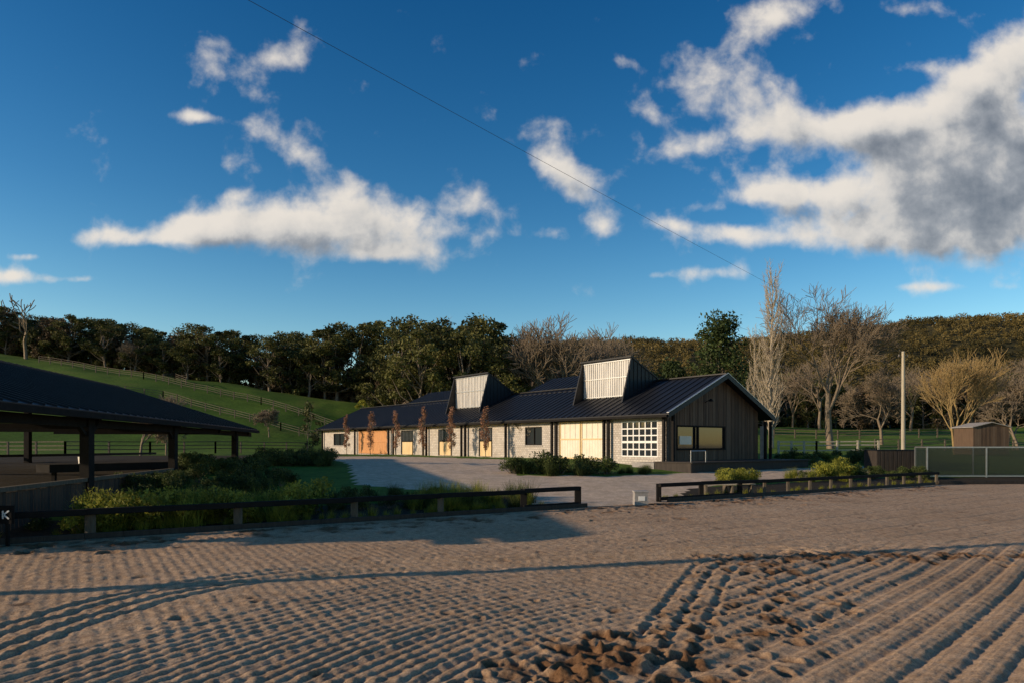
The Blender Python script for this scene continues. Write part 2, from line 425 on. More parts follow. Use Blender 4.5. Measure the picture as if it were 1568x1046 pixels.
def bare_mesh(name,seed,H,spread=.5,levels=5,kids=3,bark='barebark',r0=.02,twig=.014,up=.35,first=.25,stems=1):
    rng=np.random.default_rng(seed); segs=[]
    def grow(p,d,L,r,lev):
        q=p; n=3
        for i in range(n):
            d2=d+rng.normal(0,.10,3)+np.array([0,0,up*.12]); d2/=np.linalg.norm(d2)
            e=q+d2*L/n; rr=max(twig,r*(1-.35*(i+1)/n)); segs.append((q,e,max(twig,r*(1-.35*i/n)),rr)); 
            if lev<levels and i>0 or lev==0 and i==2 :
                for k in range(kids if i==n-1 else kids-1):
                    x=rng.normal(size=3); x-=x.dot(d2)*d2; x/=np.linalg.norm(x)
                    nd=d2*(1-spread*.5)+x*spread*rng.uniform(.6,1.2)+np.array([0,0,up*.3]); nd/=np.linalg.norm(nd)
                    if lev<levels: grow(e,nd,L*rng.uniform(.58,.78),rr*.62,lev+1)
            q=e;d=d2
    for s in range(stems):
        d=np.array([rng.normal(0,.05+.25*(stems>1)),rng.normal(0,.05+.25*(stems>1)),1.]);d/=np.linalg.norm(d)
        grow(np.array([rng.normal(0,.2*(stems>1)),0,-.3]),d,H*first*1.25,r0*H,0)
    v,f=segmesh(segs,4)
    zm=np.percentile(v[:,2],99.7); v=v*H/zm
    return npmesh(name,v,[f],[M[bark]],[0])
def poplar_mesh(name,seed,H,R,bark='palebark',n=70):
    rng=np.random.default_rng(seed);segs=[]
    N_=14; P=[np.array([rng.normal(0,.006)*H*(k>0),rng.normal(0,.006)*H*(k>0),H*k/N_]) for k in range(N_+1)]
    for k in range(N_): segs.append((P[k],P[k+1],.016*H*(1-k/(N_+.5)),.016*H*(1-(k+1)/(N_+.5))))
    for i in range(n):
        t=rng.uniform(.08,.95); a=rng.uniform(0,6.28); z=t*H
        q=np.array([np.interp(t,np.linspace(0,1,N_+1),[p[0] for p in P]),np.interp(t,np.linspace(0,1,N_+1),[p[1] for p in P]),z])
        L=H*rng.uniform(.12,.28)*(1-.55*t); r=.005*H*(1-t*.7)
        d=np.array([math.cos(a)*.65,math.sin(a)*.65,1.])
        for k in range(5):
            d=d/np.linalg.norm(d); e=q+d*L/5; segs.append((q,e,max(.014,r*(1-k/5)),max(.012,r*(1-(k+1)/5))))
            for j in range(3):
                td=d+rng.normal(0,.4,3)+np.array([0,0,.3]); td/=np.linalg.norm(td)
                e2=e+td*L*rng.uniform(.12,.35); segs.append((e,e2,.016,.010))
            q=e; d=d+np.array([-.05*math.cos(a),-.05*math.sin(a),.25])+rng.normal(0,.06,3)
    v,f=segmesh(segs,4); return npmesh(name,v,[f],[M[bark]],[0])
def bush_mesh(name,seed,leaf='hedge',n=1100,size=.05,k=9):
    rng=np.random.default_rng(seed)
    C=np.array([[rng.normal(0,.28),rng.normal(0,.28),rng.uniform(.2,.7)] for i in range(k)]); Rr=np.array([[rng.uniform(.18,.34)]*3 for i in range(k)])
    v2,f2,a2=leafquads(C,Rr,n//k,size,rng,.45,.4)
    v2[:,2]=np.abs(v2[:,2])
    segs=[(np.array([0,0,-.1]),c,.02,.008) for c in C]; v1,f1=segmesh(segs,4)
    return npmesh(name,np.concatenate([v1,v2]),[f1,f2+len(v1)],[M['bark'],M[leaf]],[0,1],{'v':np.concatenate([np.zeros(len(v1)),a2])})
def tuft_mesh(name,seed,leaf='lime',n=230,L=1.0,w=.012,spread=.55):
    rng=np.random.default_rng(seed);V=[];Fc=[];A=[]
    for i in range(n):
        a=rng.uniform(0,6.28);t=abs(rng.normal(0,spread));d=np.array([math.cos(a)*t,math.sin(a)*t,1.]);d/=np.linalg.norm(d)
        p=np.array([rng.normal(0,.12),rng.normal(0,.12),-.03]);l=L*rng.uniform(.5,1.1);sd=np.array([-math.sin(a),math.cos(a),0])*w
        b=len(V);K=4
        for k in range(K+1):
            ww=1-k/(K+.3)
            V.append(p-sd*ww);V.append(p+sd*ww)
            p=p+d*l/K; d=d+np.array([math.cos(a)*.12,math.sin(a)*.12,-.22*t]); d/=np.linalg.norm(d)
        for k in range(K): Fc.append((b+2*k,b+2*k+1,b+2*k+3,b+2*k+2))
        A+= [rng.uniform(0,1)]*(2*K+2)
    return npmesh(name,np.array(V),[np.array(Fc)],[M[leaf]],[0],{'v':np.array(A)})

gums=[tree_mesh('gum_%d'%i,100+i,15,[4.4,5.8,4.0,6.2,5.2,4.6][i],[.22,.2,.3,.24,.18,.32][i],[19,24,17,26,22,17][i],170,.26,.105) for i in range(6)]
low=[tree_mesh('scrub_%d'%i,130+i,5,2.8,.05,12,130,.22,.22) for i in range(2)]
brown=[tree_mesh('brown_%d'%i,140+i,8,3,.1,14,140,.22,.16,leaf='brownbush') for i in range(2)]
tl=empty('distant_eucalypt_treeline')
rng=np.random.default_rng(11)
def put(me,par,x,y,h,base,name='tree',sq=1):
    s=h/base; o=obj(name,me,par,(x,y,zt1(x,y)-.2),rng.uniform(0,6.28),(s*sq,s*sq,s)); return o
PT=[-60,60,120,200,280,300,330,400,470,500,520,600,640,700,760,785,800]
PH=[10.5,10,10.5,10.5,11,13.5,11,13,14,14.5,17,19.5,22,23,23.5,23,16]
for row,Yr in enumerate([140,147,157]):
    p=-60+row*9
    while p<795:
        y=Yr+rng.uniform(-4,4)
        if p>600: y-=22
        x=(p-784)/F*y
        base=np.interp(p,PT,PH)*rng.choice([.72,.85,.96,1.04])*(y/150)
        if p>600: base=np.interp(p,PT,PH)*rng.choice([.82,.9,.96,1.0])*(y/150)
        put(gums[rng.integers(6)],tl,x,y,base,15,'gum_tree',rng.uniform(.95,1.2) if base>13 else 1.3)
        p+=rng.uniform(18,40)
for i in range(190):
    p=rng.uniform(-60,800); y=rng.uniform(124 if p>560 else 138,150); x=(p-784)/F*y
    put(low[rng.integers(2)] if rng.random()<.7 else brown[rng.integers(2)],tl,x,y,rng.uniform(3,6.5),5,'understorey')
bw=empty('bare_winter_woodland')
bare=[bare_mesh('bare_%d'%i,200+i,12,.6,4,3,twig=.02) for i in range(4)]
for i in range(50):
    p=rng.uniform(805,945) if i<20 else rng.uniform(1180,1640); y=rng.uniform(118,180); x=(p-784)/F*y
    put(bare[rng.integers(4)],bw,x,y,rng.uniform(14,21) if p<1000 else rng.uniform(9,14),12,'bare_tree')
sc=empty('hillside_scrub')
for i in range(250):
    p=rng.uniform(800,1700); y=rng.uniform(128,205); x=(p-784)/F*y
    k=rng.choice(5,p=[.28,.28,.14,.14,.16])
    m=[brown[0],brown[1],low[0],low[1],gums[rng.integers(6)]][k]
    put(m,sc,x,y,rng.uniform(6,11),[8,8,5,5,15][k],'scrub')
def forest():
    rng=np.random.default_rng(3); VV=[];AA=[];var=[]
    for k in range(5):
        C=rng.normal(0,1,(5,3))*np.array([2.0,2.0,1.1])+np.array([0,0,5.2]); R=rng.uniform(1.5,2.7,(5,1))*np.array([[1,1,.8]])
        v,f,a=leafquads(C,R,19,.6,rng,.6,.35); var.append((v,a))
    pts=[]
    for Yc in np.arange(225,605,5.9):
        for Xc in np.arange(-.03*Yc,.80*Yc+10,5.6+(Yc-230)*.003):
            pts.append((Xc+rng.uniform(-3.2,3.2),Yc+rng.uniform(-3.2,3.2)))
    pts=np.array(pts); dens=fbm(pts[:,0]/40,pts[:,1]/40,51); pts=pts[dens>.24]
    z=zt(pts[:,0],pts[:,1]); tn=fbm(pts[:,0]/50,pts[:,1]/50,77)
    for i,(x,y) in enumerate(pts):
        v,a=var[rng.integers(5)]; t=rng.uniform(0,6.28);s=rng.uniform(.5,1.05);c,sn=math.cos(t)*s,math.sin(t)*s
        q=np.empty_like(v);q[:,0]=v[:,0]*c-v[:,1]*sn+x;q[:,1]=v[:,0]*sn+v[:,1]*c+y;q[:,2]=v[:,2]*s*rng.uniform(.8,1.2)+z[i]-1.2
        VV.append(q.astype(np.float32)); AA.append(np.clip(a*.4+(tn[i]-.5)*1.8+rng.uniform(0,.65),0,1))
    V=np.concatenate(VV);A=np.concatenate(AA)
    obj('hill_forest',npmesh('hill_forest',V,[np.arange(len(V)).reshape(-1,4)],[M['hillleaf']],[0],{'v':A}))
forest()

def place(name,me,px,Y,sc=1,rot=None,dz=0):
    x=(px-784)/F*Y
    return obj(name,me,None,(x,Y,zt1(x,Y)+dz),rng.uniform(0,6.28) if rot is None else rot,sc)
place('poplar_tree',poplar_mesh('poplar',31,18.8,1.5,n=125),1181,75)
place('poplar_tree',poplar_mesh('poplar_b',32,13,1.2,n=70),1155,78)
place('round_evergreen_tree',tree_mesh('evergreen',41,18.0,4.2,.15,44,200,.26,.13,leaf='darkleaf'),1112,100)
place('conifer_tree',tree_mesh('conifer',42,11.5,4.2,.05,30,160,.25,.13,leaf='darkleaf',taper=.6),1032,105)
place('conifer_tree',tree_mesh('conifer_b',43,10,4.0,.05,26,160,.25,.13,leaf='darkleaf',taper=.6),985,112)
place('bare_oak_tree',bare_mesh('bare_oak',51,15.5,.62,5,3,twig=.014,r0=.02,bark='barebark'),1272,76,1.12)
place('bare_oak_tree',bare_mesh('bare_oak_b',52,9,.7,5,3,twig=.016,r0=.02),1350,84)
place('golden_willow_tree',bare_mesh('willow',53,8.9,.42,4,3,bark='yellowbark',twig=.012,r0=.013,stems=3,first=.3),1462,62)
place('bare_oak_tree',bare_mesh('bare_oak_c',55,8,.7,5,3,twig=.018,r0=.02),1560,75)
place('dead_tree',bare_mesh('dead',56,11.5,.6,3,2,twig=.05,r0=.02),40,132)
for p,Y,h in((200,136,5.5),(412,98,4.0),(215,60,4.5),(255,62,5.2)):
    place('small_bare_tree',bare_mesh('smallbare%d'%p,60+p,h,.6,5,3,twig=.014),p,Y)
place('wattle_bush',tree_mesh('wattle',44,3.4,1.6,.05,12,200,.12,.2,leaf='lime'),555,118)

# ---------------------------------------------------------------- stable building
ANG=math.atan2(-.789,.614)
def t_of(px): r=(px-784)/F; return (9.18-39*r)/(.614+.789*r)
st=empty('stable_building',(9.18,39,0),ANG)
FZ=1.05;WT=3.78;TL=50.4
ops=[(511,528,1.9,3.2,'win'),(549,593,1.05,3.45,'orange'),(614,633,1.05,3.3,'half'),(671,692,1.05,3.3,'half'),
(733,754,1.05,3.3,'half'),(804,830,1.95,3.25,'win'),(858,926,1.05,3.5,'big'),(951,1007,1.25,3.4,'grid')]
wl=MB();dr_=MB();wn=MB()
edges=sorted([(t_of(a[1]),t_of(a[0]))+a[2:] for a in ops])
prev=0.45
for t0,t1,z0,z1,ty in edges:
    wl.box(-prev,-t0,0,.22,-.2,WT,M['brick'])
    wl.box(-t0,-t1,0,.22,z1,WT,M['brick'])
    wl.box(-t0,-t1,0,.22,-.2,z0,M['brick'])
    prev=t1
    w=t1-t0
    if ty=='orange':
        for k in range(2):
            a=t0+k*w/2+.02;b=t0+(k+1)*w/2-.02
            nb=9
            for j in range(nb):
                c=a+(b-a)*j/nb;e=a+(b-a)*(j+1)/nb
                dr_.box(-c-.012,-e+.0,.06,.10,z0+.03,z1-.03,M['orange'])
            for z in (z0+.1,z0+1.15,z1-.2): dr_.box(-a,-b,.02,.055,z,z+.14,M['orange'])
            dr_.box(-a,-a-.12,.025,.056,z0+.03,z1-.03,M['orange']); dr_.box(-b,-b+.12,.025,.056,z0+.03,z1-.03,M['orange'])
        dr_.box(-t0+.1,-t1-.1,-.05,-.003,z1,z1+.14,M['black'])
    elif ty=='half':
        dr_.box(-t0,-t1,.12,.16,z0,z1,M['black'])
        a,b=t0+w*.12,t1-w*.08
        for j in range(8):
            c=a+(b-a)*j/8;e=a+(b-a)*(j+1)/8; dr_.box(-c-.01,-e,.05,.09,z0+.03,z0+1.18,M['ply'])
        wn.box(-t0-.1,-t1+.1,.10,.115,z0+1.3,z1-.06,M['glass'])
        for z in (z0+1.22,z1-.07): wn.box(-t0,-t1,.04,.10,z,z+.07,M['black'])
        for j in range(9): wn.box(-t0-w*(j+.5)/9,-t0-w*(j+.5)/9+.02,.06,.08,z0+1.29,z1-.07,M['galv'])
    elif ty=='win':
        wn.box(-t0-.05,-t1+.05,.12,.14,z0+.05,z1-.05,M['glass'])
        for x in (t0,(t0+t1)/2-.03,t1-.06): wn.box(-x,-x-.06,.05,.115,z0,z1,M['black'])
        for z in (z0,z1-.06): wn.box(-t0-.06,-t1+.06,.053,.118,z,z+.06,M['black'])
        wn.box(-t0+.08,-t1-.08,-.04,-.003,z0-.09,z0-.01,M['conc'])
    elif ty=='big':
        for k in range(2):
            a=t0+k*w/2+.03;b=t0+(k+1)*w/2-.03;mz=z0+1.25
            nb=8
            for j in range(nb):
                c=a+(b-a)*j/nb;e=a+(b-a)*(j+1)/nb
                dr_.box(-c-.012,-e,-.06,-.03,z0+.03,mz,M['cream'])
            for j in range(4):
                c=a+(b-a)*j/4;e=a+(b-a)*(j+1)/4
                dr_.box(-c-.03,-e,-.055,-.035,mz+.08,z1-.08,M['cream'])
            for z in (z0,mz,z1-.08): dr_.box(-a,-b,-.09,-.061,z,z+.09,M['ply'])
            for x in (a,b-.09): dr_.box(-x,-x-.09,-.093,-.0615,z0,z1,M['ply'])
        dr_.box(-t0+.6,-t1-.6,-.13,-.003,z1+.02,z1+.16,M['black'])
        dr_.box(-t0,-t1,.1,.14,z0,z1,M['black'])
    elif ty=='grid':
        wn.box(-t0-.03,-t1+.03,.10,.12,z0+.03,z1-.03,M['glass'])
        nc=6;nr=5
        for j in range(nc+1):
            x=t0+(w-.07)*j/nc; wn.box(-x,-x-.07,.02,.097,z0,z1,M['white'])
        for j in range(nr+1):
            z=z0+(z1-z0-.07)*j/nr; wn.box(-t0-.07,-t1+.07,.026,.09,z,z+.07+.06*(j==2),M['white'])
wl.box(-prev,-TL,0,.22,-.2,WT,M['brick'])
wl.box(-.75,-TL,9.1,9.3,-.2,WT,M['brick'])
wl.box(-TL,-TL+.22,.23,9.09,-.2,WT,M['brick'])
wl.box(-.8,-TL+.3,.9,.94,1.0,WT,M['black'])
wl.build('walls',st); dr_.build('doors',st); wn.build('windows',st)
gb=MB()
wz0,wz1=1.75,3.05; wa,wb=.95,5.6
def roofz(w): return min(4.02+.455*w, 4.02+.455*(10.1-w))
nb=62;bw_=9.3/nb
for j in range(nb):
    a=j*bw_;b=a+bw_-.012; m=M['clad%d'%random.choice([0,0,1,1,2])]; off=random.choice([0,.012])
    x0,x1=.0+off,-.06
    za,zb=roofz(a)-.16,roofz(b)-.16
    def bd(z0,z1a,z1b):
        gb.hexa([(x1,a,z0),(x0,a,z0),(x0,b,z0),(x1,b,z0),(x1,a,z1a),(x0,a,z1a),(x0,b,z1b),(x1,b,z1b)],m)
    if b>wa and a<wb: bd(.4,wz0,wz0); bd(wz1,za,zb)
    else: bd(.4,za,zb)
gb.box(-.12,-.10,0.2,9.1,.4,3.7,M['black'])
gb.build('gable_cladding',st,(-.45,0,0))
gw=MB()
gw.box(-.055,-.045,wa+.02,wb-.02,wz0+.02,wz1-.02,M['glass'])
for y in (wa-.04,wa+1.62,wa+1.95,wa+4.6-.03): gw.box(-.043,.035,y,y+.08,wz0-.0,wz1,M['black'])
gw.box(-.04,.04,wa-.05,wb+.06,wz1,wz1+.08,M['black']);gw.box(-.04,.06,wa-.05,wb+.06,wz0-.08,wz0,M['black'])
gw.box(-.035,-.0,wa+.25,wa+1.35,wz0+.25,wz0+.75,M['cream'])  # cream panel paints in the lit look of the left pane
gw.cyl((.02,3.6,4.55),(.45,3.6,4.75),.02,.02,M['black']);gw.cyl((.45,3.6,4.75),(.45,3.6,4.6),.05,.16,M['black'])
gw.build('gable_window',st,(-.45,0,0))
rf=MB()
def slab(x0,x1,y0,z0,y1,z1,th,m):
    rf.hexa([(x0,y0,z0-th),(x1,y0,z0-th),(x1,y1,z1-th),(x0,y1,z1-th),(x0,y0,z0),(x1,y0,z0),(x1,y1,z1),(x0,y1,z1)],m)
sl=.455
def fz(w): return 4.02+sl*w
E0=-.6;XR=.15;XL=-TL-.7;RW=5.05
def ribs(x0,x1,y0,y1,f):
    x=x0+.2
    while x<x1:
        rf.hexa([(x,y0,f(y0)+.002),(x+.04,y0,f(y0)+.002),(x+.04,y1,f(y1)+.002),(x,y1,f(y1)+.002),(x,y0,f(y0)+.045),(x+.04,y0,f(y0)+.045),(x+.04,y1,f(y1)+.045),(x,y1,f(y1)+.045)],M['roof'])
        x+=.6
slab(XL,XR,E0,fz(E0),RW,fz(RW),.12,M['roof']); ribs(XL,XR,E0,RW,fz)
bz=lambda w: fz(RW)-.49*(w-RW)
slab(XL,XR,RW,fz(RW),10.35,bz(10.35),.12,M['roof']); ribs(XL,XR,RW,10.35,bz)
rf.box(XL,XR,RW-.14,RW+.14,fz(RW)+.0,fz(RW)+.07,M['roof'])
for (ta,tb) in ((10.1,19.6),(26.7,40.2)):
    W2=8.0
    slab(-tb,-ta,RW-.6,fz(RW-.6)+.03,W2,fz(W2)+.03,.12,M['roof']); ribs(-tb,-ta,RW-.6,W2,lambda w:fz(w)+.03)
    slab(-tb,-ta,W2,fz(W2)+.03,10.3,fz(W2)-1.6,.12,M['roof'])
    for x in (-tb+.25,-ta-.25):
        rf.poly([(x,RW-.3,fz(RW-.3)-.05),(x,W2,fz(W2)-.06),(x,9.6,bz(9.6)+.6),(x,9.6,bz(9.6)-.1)],M['darkwood'])
rf.box(XL,XR,E0-.14,E0-.005,fz(E0)-.20,fz(E0)-.06,M['black'])
rf.box(XL,XR,E0+.05,-.003,WT-.02,WT+.0,M['black'])
x=XR+.003
for (a,b,f) in ((E0,RW,fz),(RW,10.35,bz)):
    rf.hexa([(x,a,f(a)-.26),(x+.05,a,f(a)-.26),(x+.05,b,f(b)-.26),(x,b,f(b)-.26),(x,a,f(a)-.0),(x+.05,a,f(a)),(x+.05,b,f(b)),(x,b,f(b))],M['roof'])
    rf.hexa([(x-.1,a,f(a)+.05),(x+.06,a,f(a)+.05),(x+.06,b,f(b)+.05),(x-.1,b,f(b)+.05),(x-.1,a,f(a)+.075),(x+.06,a,f(a)+.075),(x+.06,b,f(b)+.075),(x-.1,b,f(b)+.075)],M['galv'])
rf.build('roof',st)
ps=MB()
for px in (497,547,599,606,652,657,711,717,779,850,857,930,937,1022):
    t=t_of(px)
    ps.box(-t,-t-.16,-.3,-.16,.2,fz(-.3)-.13,M['black'])
for y in (0.0,9.4,10.0): ps.box(-.1,.05,y,y+.15,.3,fz(0)-.3 if y<1 else 3.5,M['black'])
ps.box(-.4,-.2,9.45,9.85,.5,3.2,M['conc'])
ps.build('verandah_posts',st)
def dormer(ta,tb,wp,zt_,wf):
    d=MB(); th=.10
    zb=fz(wp)
    wr=RW+.05; zr=fz(RW)+.08
    for x in (-ta,-tb+th):
        P=[(wf,fz(wf)-.05),(wp-.12,zt_+.04),(wr,zr),(wr,fz(RW)-.2)]
        a=[(x-th,y,z) for y,z in P];b=[(x,y,z) for y,z in P]
        d.poly(a,M['roof']);d.poly(b[::-1],M['roof'])
        for i in range(4):
            j=(i+1)%4; d.poly([a[i],b[i],b[j],a[j]],M['roof'])
        s=1 if x==-ta else -1
        xx=x+.003 if s>0 else x-th-.003
        for k in range(9):
            y=wf+.35+k*.38
            if y<wp: zt2=fz(wf)+(zt_-fz(wf))*(y-wf)/(wp-.12-wf)
            else: zt2=zt_+(zr-zt_)*(y-wp)/(wr-wp)
            zt2=min(zt2,zt_)-.05
            if y<wr-.1 and zt2>fz(y)+.1: d.box(xx,xx+.03*s,y,y+.04,fz(y),zt2,M['roof'])
    d.hexa([(-tb-.05,wp-.25,zt_+.0),(-ta+.05,wp-.25,zt_+.0),(-ta+.05,wr,zr),(-tb-.05,wr,zr),(-tb-.05,wp-.25,zt_+.09),(-ta+.05,wp-.25,zt_+.09),(-ta+.05,wr,zr+.09),(-tb-.05,wr,zr+.09)],M['roof'])
    d.build('dormer_shell',st)
    g=MB(); n=22; x0=-tb+th+.01;x1=-ta-th-.01; w=(x1-x0)/n
    for i in range(n):
        g.box(x0+i*w,x0+i*w+w*.55,wp-.04,wp+.02,zb-.1,zt_-.02,M['poly']); g.box(x0+i*w+w*.55,x0+(i+1)*w,wp,wp+.03,zb-.1,zt_-.02,M['poly'])
    for z in (zb+.02,zb+(zt_-zb)*.5,zt_-.14): g.box(x0,x1,wp-.08,wp-.045,z,z+.06,M['galv'])
    g.build('dormer_glazing',st)
dormer(5.35,10.05,2.6,7.72,1.55)
dormer(21.3,26.6,2.6,7.98,1.5)
dk=MB()
dk.box(-.3,2.2,-1.2,10.8,-.1,.98,M['darkwood'])
dk.box(-.35,2.3,-1.25,10.85,.98,1.04,M['darkwood'])
dk.box(-2.0,-.36,-1.2,-.02,-.1,.95,M['conc'])
for y in (-1.1,.2): dk.cyl((2.1,y,1.04),(2.1,y,1.65),.025,.025,M['galv'])
dk.cyl((2.1,-1.1,1.65),(2.1,.2,1.65),.02,.02,M['galv'])
dk.build('deck',st)

for k,(px,top) in enumerate([(531,632),(568,628),(607,627),(648,620),(692,622),(744,621)]):
    Y=39+.789*t_of(px)-3.2; x=(px-784)/F*Y; h=(2+(680-top)/F*Y)-zt1(x,Y)
    me=tree_mesh('columnar_%d'%k,300+k,h,.34,.22,22,50,.065,.055,leaf='rust',bark='barebark',trunk=.009,flat=1.4,lean=.008)
    place('columnar_street_tree',me,px,Y)
place('young_tree',bare_mesh('young',333,2.6,.4,4,3,twig=.012,bark='palebark'),822,50)
place('young_tree',tree_mesh('young2',334,3.3,.5,.3,14,40,.08,.09,leaf='gumleaf',trunk=.008),472,36)
# ---------------------------------------------------------------- open shelter on the left
sh=empty('open_sided_shelter')
ed=Vector((-.185,.983,0)); pe=Vector((-.983,-.185,0))
tip=Vector((-15.9,42.7,2.9))
s_=MB()
Lr=32.0; WL=3.2  # unseen far slope shaped narrow so low sun reaches the shrubs
A0=tip;A1=tip-ed*Lr; R0=tip+pe*8+Vector((0,0,2.57));R1=R0-ed*Lr; B0=tip+pe*(8+WL)+Vector((0,0,2.57-.32*WL));B1=B0-ed*Lr
dn=Vector((0,0,-.12))
s_.hexa([A1+dn,A0+dn,R0+dn,R1+dn,A1,A0,R0,R1],M['roof'])
s_.hexa([R1+dn,R0+dn,B0+dn,B1+dn,R1,R0,B0,B1],M['roof'])
k=0.3
while k<Lr:
    a=tip-ed*k;r=R0-ed*k; s_.beam(a+Vector((0,0,.03)),r+Vector((0,0,.03)),.04,.05,M['roof']); k+=.6
s_.beam(A0+Vector((.05,0,-.12)),A1+Vector((.05,0,-.12)),.12,.16,M['black'])
for i in range(5):
    q=tip-ed*(1.2+i*7.4); s_.beam(q+pe*.3+Vector((0,0,-.25)),q+pe*8+Vector((0,0,2.2)),.15,.22,M['black']); s_.beam(q+pe*(7.8+WL)+Vector((0,0,1.3)),q+pe*8+Vector((0,0,2.2)),.15,.22,M['black'])
    s_.beam(q+pe*.3+Vector((0,0,-.2)),q+pe*(7.8+WL)+Vector((0,0,-.2)),.12,.2,M['black'])
s_.beam(A0+pe*.45+Vector((0,0,-.3)),A1+pe*.45+Vector((0,0,-.3)),.14,.24,M['black'])
s_.build('roof',sh)
pp=MB()
for Yp,wd in ((19.1,.26),(26.9,.26),(38.1,.28)):
    x=-8.3-.188*Yp; pp.box(x-wd/2,x+wd/2,Yp-wd/2,Yp+wd/2,0,2.75,M['black'])
    c=Vector((x,Yp,2.2)); pp.beam(c,c+ed*.9+Vector((0,0,.5)),.1,.1,M['black']); pp.beam(c,c-ed*.9+Vector((0,0,.5)),.1,.1,M['black'])
for Yp in (12,19.1,26.9,38.1):
    x=-8.3-.188*Yp-10.3; pp.box(x-.13,x+.13,Yp-1.9,Yp-1.64,0,4.2,M['black'])
pp.build('posts',sh)
kw=MB()
pA=Vector((-8.3-.188*12,12,0));pB=Vector((-8.3-.188*26.9,26.9,0)); n=90
for i in range(n):
    a=pA.lerp(pB,i/n);b=pA.lerp(pB,(i+.92)/n); h=random.uniform(.88,.92); m=M['clad1'] if random.random()<.6 else M['darkwood']
    kw.beam(a+Vector((0,0,.5)),b+Vector((0,0,.5)),.04,h,m)
kw.beam(pA+Vector((0,0,1.02)),pB+Vector((0,0,1.02)),.16,.10,M['fencewood'])
kw.build('kickboards',sh)
fb=MB()
fb.beam((-16.5,24,1.15),(-14.2,28,1.15),.9,.28,M['black'])
for p in((-16.3,24.3),(-14.5,27.6)): fb.beam((p[0],p[1],0),(p[0],p[1],1.05),.12,.12,M['black'])
for z in (.9,1.4): fb.beam((-30,22,z),(-24,46,z),.08,.14,M['darkwood'])
fb.cyl((-15.8,25.1,1.3),(-15.8,25.1,1.55),.12,.14,M['white'],12)
fb.build('feed_trough',sh)

# ---------------------------------------------------------------- arena fence
af=empty('arena_rail_fence')
f=MB()
def eY(x): return float(edgeY(np.array(x)))+.12
def fenceseg(pts,m,H=.62,two=False,pw=.16):
    for (x0,x1) in zip(pts[:-1],pts[1:]):
        f.beam((x0,eY(x0),H-.05+random.uniform(-.012,.012)),(x1,eY(x1),H-.05),.12,.13,m)
        if two: f.beam((x0,eY(x0),.12),(x1,eY(x1),.12),.07,.12,m)
    for x in pts: f.box(x-pw/2,x+pw/2,eY(x)-pw/2+.15,eY(x)+pw/2+.15,-.2,H-.0,M['fencewood'] if not two else M['black'])
fenceseg([-13.2,-11.1,-9.0,-6.5,-4.1,-2.0,.35],M['black'])
fenceseg([.35,2.1],M['black'],.66,True,.2)
fenceseg([5.1,6.9,8.7],M['black'],.64,True,.16)
fenceseg([8.7+i*1.25 for i in range(11)],M['black'],.62,False,.11)
xx=-13.2
while xx<21:
    if not(2.2<xx<5.0):
        f.beam((xx,eY(xx)-.05,.05),(xx+.6,eY(xx+.6)-.05,.05),.05,.16,M['darkwood'])
    xx+=.6
for i in range(12): f.beam((21.2+i*1.5,eY(21.2+i*1.5),.08),(22.7+i*1.5,eY(22.7+i*1.5),.08),.06,.2,M['darkwood'])
f.build('rails_and_posts',af,bevel=.012)
lm=MB(); X0,Y0=-9.93,13.4
lm.box(X0-.15,X0+.15,Y0,Y0+.02,.44,.80,M['black'])
for a,b in (((-.06,.54),(-.06,.70)),((-.05,.62),(.06,.70)),((-.05,.62),(.06,.54))):
    lm.beam((X0+a[0],Y0-.006,a[1]),(X0+b[0],Y0-.006,b[1]),.008,.03,M['white'])
lm.box(X0-.03,X0+.03,Y0+.021,Y0+.06,-.1,.6,M['black'])
lm.build('arena_letter_marker')
mb=MB(); x,y=4.25,22.6
mb.box(x-.22,x+.22,y-.2,y+.2,-.02,.42,M['conc']); mb.box(x-.24,x+.24,y-.22,y+.22,.42,.47,M['conc']); mb.box(x-.1,x+.12,y-.215,y-.202,.15,.3,M['white'])
mb.build('mounting_block',bevel=.015)
for (px,Yb) in ((1100,26.0),(1130,26.5)):
    b=MB(); x=(px-784)/F*Yb; z=zt1(x,Yb)
    for k in range(4): b.box(x-.62,x+.62,Yb-.2+k*.11,Yb-.2+k*.11+.09,z+.42,z+.46,M['pole'])
    for dx in(-.5,.5):
        b.box(x+dx-.04,x+dx+.04,Yb-.18,Yb+.2,z-.05,z+.417,M['fencewood'])
    b.build('timber_bench',bevel=.008)

tufts=[tuft_mesh('tuft_%d'%i,400+i) for i in range(3)]
dtufts=[tuft_mesh('dtuft_%d'%i,410+i,leaf='hedge',n=260,spread=.75) for i in range(2)]
bushes=[bush_mesh('bush_%d'%i,420+i) for i in range(3)]
lbush=[bush_mesh('lbush_%d'%i,430+i,leaf='lime') for i in range(2)]
gs=empty('garden_shrub_bed')
def scat(par,mes,n,fn,smin,smax,name):
    for i in range(n):
        x,y=fn(); s=rng.uniform(smin,smax)
        obj(name,mes[rng.integers(len(mes))],par,(x,y,zt1(x,y)-.03),rng.uniform(0,6.28),(s,s,s*rng.uniform(.8,1.15)))
def alongfence(x0,x1,d0,d1):
    def g():
        x=rng.uniform(x0,x1); y=eY(x)+rng.uniform(d0,d1); return x,y
    return g
scat(gs,lbush+tufts,80,alongfence(-9.8,-5.4,.7,2.8),.6,1.0,'shrub')
scat(gs,dtufts+bushes,50,alongfence(-14,-1.5,1.5,6),.35,.65,'shrub')
scat(gs,tufts+dtufts,46,alongfence(-3.2,.6,.9,3.4),.5,.85,'tuft')
scat(gs,bushes,36,alongfence(-13,-8,6,13),.45,.75,'shrub')
gh=empty('lomandra_hedge')
def inpx(a,b,c,d):
    def g():
        return G(rng.uniform(a,b),rng.uniform(c,d))
    return g
scat(gh,dtufts+bushes,26,inpx(785,930,722,728),.7,1.15,'shrub')
scat(gh,dtufts,12,inpx(925,1010,722,726),.35,.65,'shrub')
